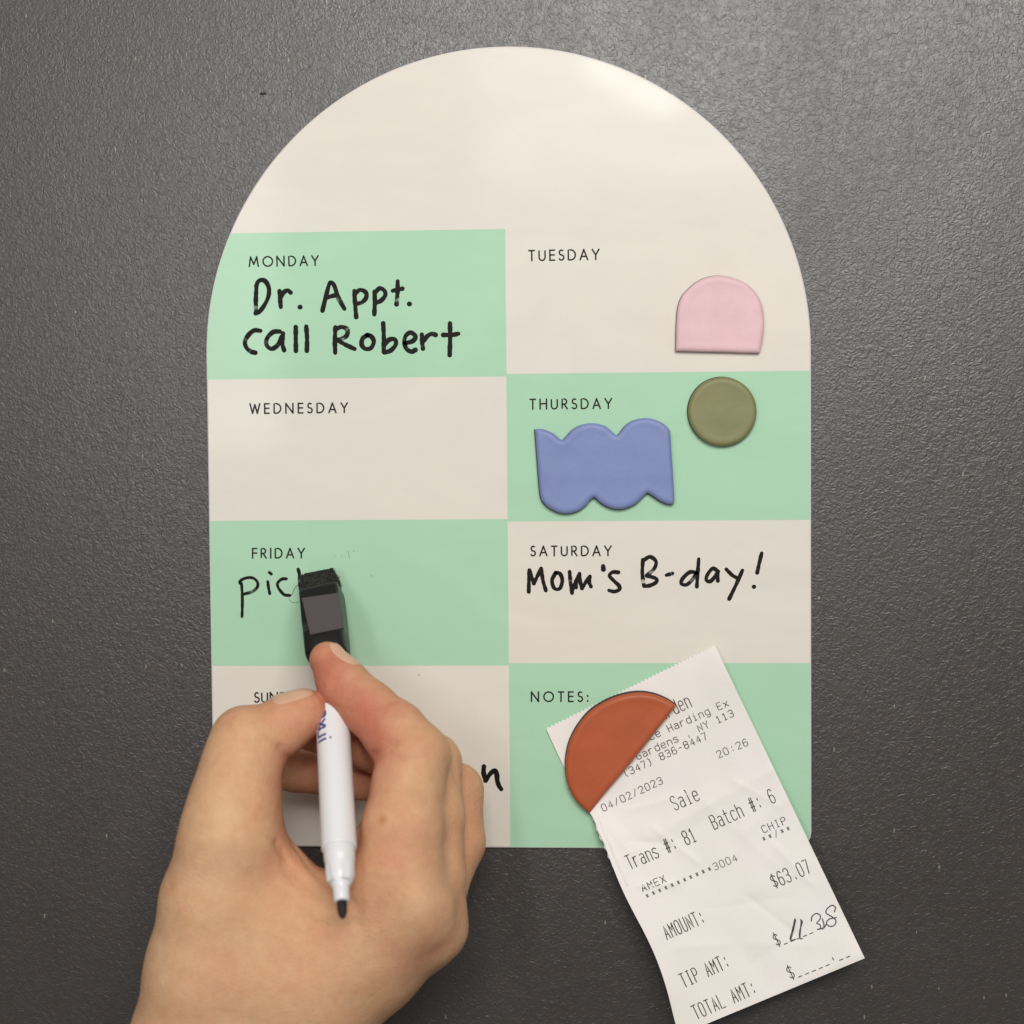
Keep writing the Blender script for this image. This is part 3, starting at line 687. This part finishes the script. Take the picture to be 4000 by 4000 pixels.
# felt pad at the very end, with a slightly ragged nap
def felt():
    V = []; rings = []
    segs = 90
    for k, s in enumerate(np.linspace(.0, c0+1.2, 16)):
        r = superring(s, 12.9-.5*(1-k/15.), 9.6, 10, segs, twist=TW)
        r = [p+(RT*(rng.random()-.5)+FR*(rng.random()-.5))*.42 for p in r]
        if k == 0: r = [p+AX*(rng.random()-.5)*.7 for p in r]
        rings.append(r)
    o = loft("felt_pad", rings, M_FELT, cap); o.data.polygons.foreach_set("use_smooth", [False]*len(o.data.polygons))
    V, Fc = [], []
    for _ in range(1300):      # loose nap fibres
        s = rng.random()*(c0+.6); side = rng.integers(0, 4); a = (rng.random()-.5)
        base = pen_pt(s, *((a*12.6-2, 4.8), (6.3-2, a*9.4), (-6.3-2, a*9.4), (a*12.6-2, 4.8))[side])
        nrm = (FR, RT, -RT, FR)[side]
        if rng.random() < .3: base = pen_pt(0, a*12.4-2, (rng.random()-.2)*5.5); nrm = -AX
        d1 = nrm*(.1+.3*rng.random())+(RT*(rng.random()-.5)+AX*(rng.random()-.5))*.9; d2 = d1+nrm*.15+(RT*(rng.random()-.5)+AX*(rng.random()-.5))*.9
        w = np.cross(d1, FR+AX*.3); w = w/(np.linalg.norm(w)+1e-6)*.05; b0 = len(V)
        V += [base-w, base+w, base+d1-w, base+d1+w, base+d2]; Fc += [(b0, b0+1, b0+3, b0+2), (b0+2, b0+3, b0+4)]
    f = mesh_obj("felt_fibre", V, Fc, mat("felt_fibre", (.07, .068, .06), .9, .1), cap); f["kind"] = "stuff"
felt()
# one stray hair curling from the pad over the c
V, Fc = [], []
for pts, w in (([(1138, 2326), (1143, 2318), (1150, 2300), (1160, 2287), (1166, 2283)], 1.6), ([(1128, 2334), (1134, 2348), (1150, 2354), (1176, 2350)], 1.0)):
    ribbon(smooth_line(pts, 3), w, V, Fc, None, flat_h(BT+.25), True)
mesh_obj("stray_hair", V, Fc, M_FELT, cap)
# magnet plate glued a little askew on the cap front
def plate():
    cor = [(1178, 2335), (1319, 2315), (1341, 2451), (1211, 2478)]
    pts = []
    yt = 7.5
    for (u, v) in cor:   # intersect view ray with the plate plane
        d = np.array([(u-2000)/F, (2000-v)/F, -1.0]) @ R
        t = ((A0+FR*yt-CAM)@FR)/(d@FR); pts.append(CAM+d*t)
    pts = [np.array(p) for p in pts]; c = sum(pts)/4; V = []
    for off, k in ((-1.2, 1.0), (-.12, 1.0), (0, .985)):
        for p in pts: V.append(c+(p-c)*k+FR*off)
    Fc = [(8, 9, 10, 11)]
    for a in (0, 4):
        for i in range(4): j = (i+1) % 4; Fc.append((a+i, a+j, a+4+j, a+4+i))
    mesh_obj("magnet_plate", V, Fc, M_PLATE, cap)
plate()
# blue lettering wrapped round the barrel
def barrel_text():
    M_BLUE = mat("blue_print", lin((62, 72, 140)), .4)
    LET = [('a', 2813), ('x', 2849), ('u', 2880), ('i', 2912)]
    SH = {'a': SM['a'], 'x': SM['x'], 'u': G([(0,5),(0,1),(1,0),(3,0),(4,1)],[(4,5),(4,0)]), 'i': G([(2,0),(2,5)],[(2,6.6),(2,7.4)])}
    V, Fc = [], []; r = 5.79
    for c, vp in LET:
        s0 = axial(vp)-1.3
        for st in SH[c]:
            q = np.array(st, float); q = np.vstack([q[:1]]+[np.linspace(a, b, 5)[1:] for a, b in zip(q[:-1], q[1:])])
            s = s0+q[:, 0]/4*2.9; th = -.86+q[:, 1]/7*5.2/r       # tangential angle from the front
            xy = np.stack([s, th*r], -1); d = np.gradient(xy, axis=0); d /= np.linalg.norm(d, axis=1)[:, None]+1e-9; nn = np.stack([-d[:, 1], d[:, 0]], -1)*.42
            b0 = len(V)
            for p in range(len(xy)):
                for sg in (1, -1):
                    ss, tt = xy[p]+nn[p]*sg; V.append(pen_pt(ss, r*math.sin(tt/r), r*math.cos(tt/r)))
            Fc += [(b0+2*i, b0+2*i+1, b0+2*i+3, b0+2*i+2) for i in range(len(xy)-1)]
    o = mesh_obj("barrel_lettering", V, Fc, M_BLUE, barrel); o["label"] = "blue lettering on the white barrel"
barrel_text()

# ------------------------------------------------------------------ hand
def q3(s, t, h): return np.array(Q(s, t, h))
# each chain: list of (preview x, preview y, height, radius) joints
FING = {
 'index': [(618, 1245, 38.5, 6.3), (645, 1287, 41.5, 8.5), (697, 1337, 46, 9.2), (745, 1382, 51, 10.6), (780, 1427, 54, 11.8), (770, 1480, 57, 11.9), (760, 1560, 61, 13.5), (754, 1640, 63, 14.8), (778, 1706, 64, 13.6)],
 'middle': [(548, 1362, 26, 7.0), (585, 1372, 27, 7.6), (650, 1396, 28, 8.2), (735, 1418, 33, 9.2), (812, 1441, 42, 10.4), (814, 1540, 49, 11.0), (814, 1650, 53, 11.4), (812, 1748, 53, 11.6)],
 'ring': [(520, 1452, 19, 6.8), (560, 1455, 19, 7.2), (640, 1464, 19, 7.8), (740, 1470, 21, 8.6), (860, 1492, 26, 9.4), (862, 1590, 32, 9.6), (826, 1680, 37, 9.6), (806, 1762, 40, 10.8)],
 'little': [(700, 1580, 9, 6.5), (760, 1560, 11, 7.2), (838, 1570, 15, 8.4), (812, 1660, 20, 8.2), (780, 1755, 27, 8.6)],
 'thumb': [(573, 1345, 46, 8.2), (542, 1363, 48, 8.9), (505, 1390, 51, 9.6), (464, 1399, 54, 11.3), (455, 1450, 57, 13.0), (444, 1510, 60, 14.2), (433, 1580, 63, 15.2)],
}
PALM = [
 [(433, 1580, 63, 15.2), (412, 1700, 62, 18.6), (402, 1840, 60, 22.2), (380, 1980, 57, 23)],
 [(778, 1706, 63, 12.6), (686, 1792, 58.5, 14.2), (590, 1864, 59, 18), (495, 1975, 58, 21)],
 [(812, 1748, 53, 11.4), (712, 1820, 54, 13.6), (606, 1895, 54.5, 17), (508, 1980, 54, 20)],
 [(806, 1762, 40, 10.6), (703, 1833, 44, 13), (575, 1918, 47, 17), (495, 2000, 50, 20)],
 [(780, 1755, 28, 8.6), (685, 1840, 36, 12), (560, 1923, 42, 17)],
 [(470, 1606, 59, 9.5), (522, 1645, 58, 9.5), (562, 1690, 59, 10), (630, 1716, 61, 11), (694, 1688, 62, 13)],
 [(430, 1690, 61, 12), (530, 1750, 62, 12.5), (640, 1785, 62, 12.5), (730, 1755, 62, 12)],
 [(420, 1800, 60, 19), (520, 1840, 61, 18), (590, 1835, 60, 17)],
 [(500, 1740, 52, 14), (640, 1795, 46, 15), (690, 1785, 40, 15)],
 [(380, 1980, 57, 23), (340, 2200, 52, 24), (290, 2700, 48, 27)],
 [(508, 1990, 55, 21), (470, 2200, 50, 22), (420, 2700, 46, 26)],
 [(440, 1990, 60, 22), (400, 2200, 54, 24), (350, 2700, 50, 28)],
]
BUMPS = [((786, 1700, 74), 6.5, 2.0), ((846, 1765, 56), 6.5, .9), ((419, 1569, 76), 9, .8), ((470, 1392, 63), 7, .5)]
def z2(x, y): return ((400+.88*x)/K, (2500+.88*y)/K)
GROOVES = [  # (image-side points on the skin, radius, depth): creases
 ([(552, 1436), (538, 1424), (528, 1410)], 1.6, .8), ([(707, 1426), (722, 1416), (742, 1404)], 1.8, .9),
 ([z2(775, 905), z2(800, 950), z2(870, 1050), z2(950, 1125), z2(1030, 1163), z2(1110, 1165)], 1.7, .9),
 ([z2(845, 905), z2(890, 965), z2(960, 1050), z2(1000, 1085)], 1.3, .6), ([z2(800, 1000), z2(850, 1080), z2(900, 1130)], 1.3, .35),
 ([z2(890, 1235), z2(960, 1262), z2(1060, 1268), z2(1120, 1255)], 1.9, .40), ([z2(800, 930), z2(822, 985)], 1.1, .4),
 ([z2(1340, 560), z2(1400, 610), z2(1430, 700)], 2.2, .22), ([z2(620, 380), z2(650, 410), z2(655, 450)], 1.4, .22), ([z2(560, 400), z2(590, 430)], 1.4, .2),
 ([z2(1560, 560), z2(1575, 640)], 1.3, .3), ([z2(1480, 470), z2(1530, 530)], 1.3, .25)]
def smin(a, b, k):
    h = np.clip(.5+.5*(b-a)/k, 0, 1); return b+(a-b)*h-k*h*(1-h)
def cone(p, a, b, ra, rb):
    ba = b-a; t = np.clip(((p-a)@ba)/(ba@ba), 0, 1)
    return np.sqrt((((p-a)-t[:, None]*ba)**2).sum(1))-(ra+(rb-ra)*t)
_F = {k: [(q3(*j[:3]), j[3]) for j in v] for k, v in FING.items()}
_P = [[(q3(*j[:3]), j[3]) for j in v] for v in PALM]
_B = []; _G = []
def chain(p, js, k):
    d = None
    for (a, ra), (b, rb) in zip(js[:-1], js[1:]):
        c = cone(p, a, b, ra, rb); d = c if d is None else smin(d, c, k)
    return d
def sdf(p):
    fi = None
    for n, js in _F.items():
        if n == 'thumb': continue
        c = chain(p, js, 2.2); fi = c if fi is None else smin(fi, c, 3.0 if n == 'middle' else 1.6)
    pa = None
    for js in _P:
        c = chain(p, js, 5); pa = c if pa is None else smin(pa, c, 9)
    th = chain(p, _F['thumb'], 4)
    d = smin(pa, chain(p, _F['thumb'][4:], 4), 8)
    d = smin(d, fi, 5.5)
    d = smin(d, th, .8)
    for c, r, a in _B: d = d-a*np.exp(-((p-c)**2).sum(1)/(r*r))
    for pts, r, a in _G:
        g = np.full(len(p), 1e9)
        for x, y in zip(pts[:-1], pts[1:]): g = np.minimum(g, cone(p, x, y, 0, 0))
        d = d+a*np.exp(-(g/r)**2)
    return d
def hit(s_, t_):
    hs = np.linspace(98, 2, 193); p = np.array([q3(s_, t_, h) for h in hs]); d = sdf(p); k = np.argmax(d < 0)
    return p[k] if d[k] < 0 else p[-1]
_b = [(hit(c[0], c[1]), r, a) for c, r, a in BUMPS]; _g = [([hit(*c) for c in pts], r, a) for pts, r, a in GROOVES]
_B, _G = _b, _g
def surface(vs=0.72):
    lo = np.array([-150., -372., 0.]); hi = np.array([20., -138., 100.])
    n = np.ceil((hi-lo)/vs).astype(int)+1
    cs = 4; nc = (n//cs)+2
    gx_ = [lo[i]+np.arange(nc[i])*vs*cs for i in range(3)]
    C3 = np.stack(np.meshgrid(*gx_, indexing='ij'), -1).reshape(-1, 3)
    Fc_ = sdf(C3).reshape(nc)
    Fu = np.repeat(np.repeat(np.repeat(Fc_, cs, 0), cs, 1), cs, 2)
    half = cs//2; Fu = Fu[half:, half:, half:][:n[0], :n[1], :n[2]].astype(np.float32)
    n = np.array(Fu.shape)
    idx = np.argwhere(np.abs(Fu) < vs*cs*1.5)
    Fu[idx[:, 0], idx[:, 1], idx[:, 2]] = sdf(lo+idx*vs)
    Fu[:, :1] = 5; Fu[:, :, :1] = np.maximum(Fu[:, :, :1], .1)
    ins = Fu < 0
    cnt = sum(ins[i:n[0]-1+i, j:n[1]-1+j, k:n[2]-1+k].astype(np.int8) for i in (0, 1) for j in (0, 1) for k in (0, 1))
    act = np.argwhere((cnt > 0) & (cnt < 8)); ids = -np.ones(n-1, int); ids[act[:, 0], act[:, 1], act[:, 2]] = np.arange(len(act))
    acc = np.zeros((len(act), 3)); num = np.zeros(len(act))
    cor = [(i, j, k) for i in (0, 1) for j in (0, 1) for k in (0, 1)]
    for a in cor:
        for b in cor:
            if sum(abs(x-y) for x, y in zip(a, b)) != 1 or a > b: continue
            fa = Fu[act[:, 0]+a[0], act[:, 1]+a[1], act[:, 2]+a[2]]; fb = Fu[act[:, 0]+b[0], act[:, 1]+b[1], act[:, 2]+b[2]]
            m = (fa < 0) != (fb < 0); t = np.where(m, fa/np.where(m, fa-fb, 1), 0)
            acc += np.where(m[:, None], np.array(a)+t[:, None]*(np.array(b)-np.array(a)), 0); num += m
    V = lo+(act+acc/num[:, None])*vs
    faces = []
    for ax in range(3):
        sl0 = [slice(1, n[i]-1) for i in range(3)]; sl1 = list(sl0); sl0[ax] = slice(0, n[ax]-1); sl1[ax] = slice(1, n[ax])
        a = ins[tuple(sl0)]; b = ins[tuple(sl1)]; e = np.argwhere(a != b); flip = a[e[:, 0], e[:, 1], e[:, 2]]
        base = e.copy()
        for i in range(3):
            if i != ax: base[:, i] += 1
        o1, o2 = [i for i in range(3) if i != ax]
        def cell(d1, d2):
            c = base.copy(); c[:, o1] -= d1; c[:, o2] -= d2; return ids[c[:, 0], c[:, 1], c[:, 2]]
        qd = np.stack([cell(0, 0), cell(1, 0), cell(1, 1), cell(0, 1)], 1)
        if ax == 1: flip = ~flip
        qd[~flip] = qd[~flip][:, ::-1]
        faces.append(qd)
    Fq = np.vstack(faces); Fq = Fq[(Fq >= 0).all(1)]
    for _ in range(2):      # snap onto the true surface
        e = .05; g = np.stack([sdf(V+np.eye(3)[i]*e)-sdf(V-np.eye(3)[i]*e) for i in range(3)], 1)/(2*e)
        V = V-g*(sdf(V)/np.maximum(.2, (g*g).sum(1)))[:, None]*.9
    return V, Fq
HV, HF = surface()
me = bpy.data.meshes.new("person")
hv = np.stack([HV[:, 0]*S, -HV[:, 2]*S, HV[:, 1]*S], -1)
me.vertices.add(len(hv)); me.vertices.foreach_set("co", hv.ravel())
me.loops.add(len(HF)*4); me.loops.foreach_set("vertex_index", HF.ravel())
me.polygons.add(len(HF)); me.polygons.foreach_set("loop_start", np.arange(len(HF))*4); me.polygons.foreach_set("loop_total", np.full(len(HF), 4))
me.update(calc_edges=True); me.validate(); me.polygons.foreach_set("use_smooth", np.ones(len(me.polygons), bool))
# make sure normals look outwards
nrm = np.empty(len(me.vertices)*3); me.vertices.foreach_get("normal", nrm); nrm = nrm.reshape(-1, 3)
top = hv[:, 1].argmin()
if nrm[top][1] > 0: me.flip_normals()
me.materials.append(M_SKIN)
# flushed skin: fingertips, folds and knuckle creases run redder
fl = np.full(len(HV), .30)
for c, r, a in (((612, 1262, 42), 9, .22), ((640, 1310, 42), 13, .30), ((690, 1370, 48), 12, .30), ((712, 1425, 52), 10, .55), ((590, 1372, 45), 8, .25), ((548, 1436, 50), 11, .40), ((690, 1540, 60), 14, .22),
                ((792, 1700, 76), 8, -.35), ((790, 1750, 70), 16, .30), ((856, 1785, 50), 14, .18), ((419, 1569, 78), 15, -.22), ((470, 1390, 64), 10, -.10), ((640, 1725, 76), 12, .12),
                ((560, 1640, 70), 12, .16), ((600, 1460, 20), 60, .30), ((700, 1420, 25), 40, .25), ((860, 1440, 45), 12, .14), ((440, 1350, 50), 10, .12), ((330, 1600, 60), 14, .12), ((500, 1540, 62), 16, .10)):
    fl += a*np.exp(-((HV-q3(*c))**2).sum(1)/(r*r))
at = me.attributes.new("flush", 'FLOAT', 'POINT'); at.data.foreach_set("value", fl)
ml = np.exp(-((HV[:, :2]-q3(721, 1548, 74)[:2])**2).sum(1)/(1.3**2))*(HV[:, 2] > 55)*.75
at = me.attributes.new("mole", 'FLOAT', 'POINT'); at.data.foreach_set("value", ml)
hand = bpy.data.objects.new("person", me); COL.objects.link(hand)
tag(hand, "bare right hand and wrist gripping the white marker between thumb and index finger", "person")
# fingernails: patches grown on the fingertip surface
M_NAIL = mat("fingernail", lin((212, 168, 140)), .28, .5); bsdf(M_NAIL).inputs["Subsurface Weight"].default_value = .15; bsdf(M_NAIL).inputs["Subsurface Scale"].default_value = .001
def nail(center, along, out, length, width, label):
    """center: point near the surface, along: towards the tip, out: rough normal"""
    al = along/np.linalg.norm(along); ou = out-al*(out@al); ou /= np.linalg.norm(ou); sd = np.cross(al, ou)
    nu, nv = 22, 16; pts = []
    for i in range(nu+1):
        for j in range(nv+1):
            a = (i/nu-.5)*2; b = (j/nv-.5)*2
            n4 = 3.2; m = (abs(a)**n4+abs(b)**n4)**(1/n4); mx = max(abs(a), abs(b)); k = mx/m if m > 0 else 1
            pts.append(center+al*(a*k*length/2)+sd*(b*k*width/2)+ou*4)
    p = np.array(pts); 
    for _ in range(10):       # march inwards onto the skin along the nail's own axis
        p = p-ou[None]*sdf(p)[:, None]*.85
    edge = np.array([min(1, (1-max(abs((i/nu-.5)*2), abs((j/nv-.5)*2)))*5) for i in range(nu+1) for j in range(nv+1)])
    p = p+ou[None]*(-.12+.42*edge**.6)[:, None]
    Fc = [(i*(nv+1)+j, i*(nv+1)+j+1, (i+1)*(nv+1)+j+1, (i+1)*(nv+1)+j) for i in range(nu) for j in range(nv)]
    o = mesh_obj("fingernail", p, Fc, M_NAIL, hand, smooth=True); o["label"] = label
ia, ib = _F['index'][0][0], _F['index'][1][0]
nail(q3(645, 1241, 40), ia-ib+np.array([0, 0, -1.0]), np.array([.75, .62, .30]), 13, 9.4, "pale index fingernail")
ta, tb = _F['thumb'][0][0], _F['thumb'][2][0]
nail(q3(558, 1326, 47), ta-tb, np.array([-.35, .88, .42]), 14, 11, "pale thumbnail")
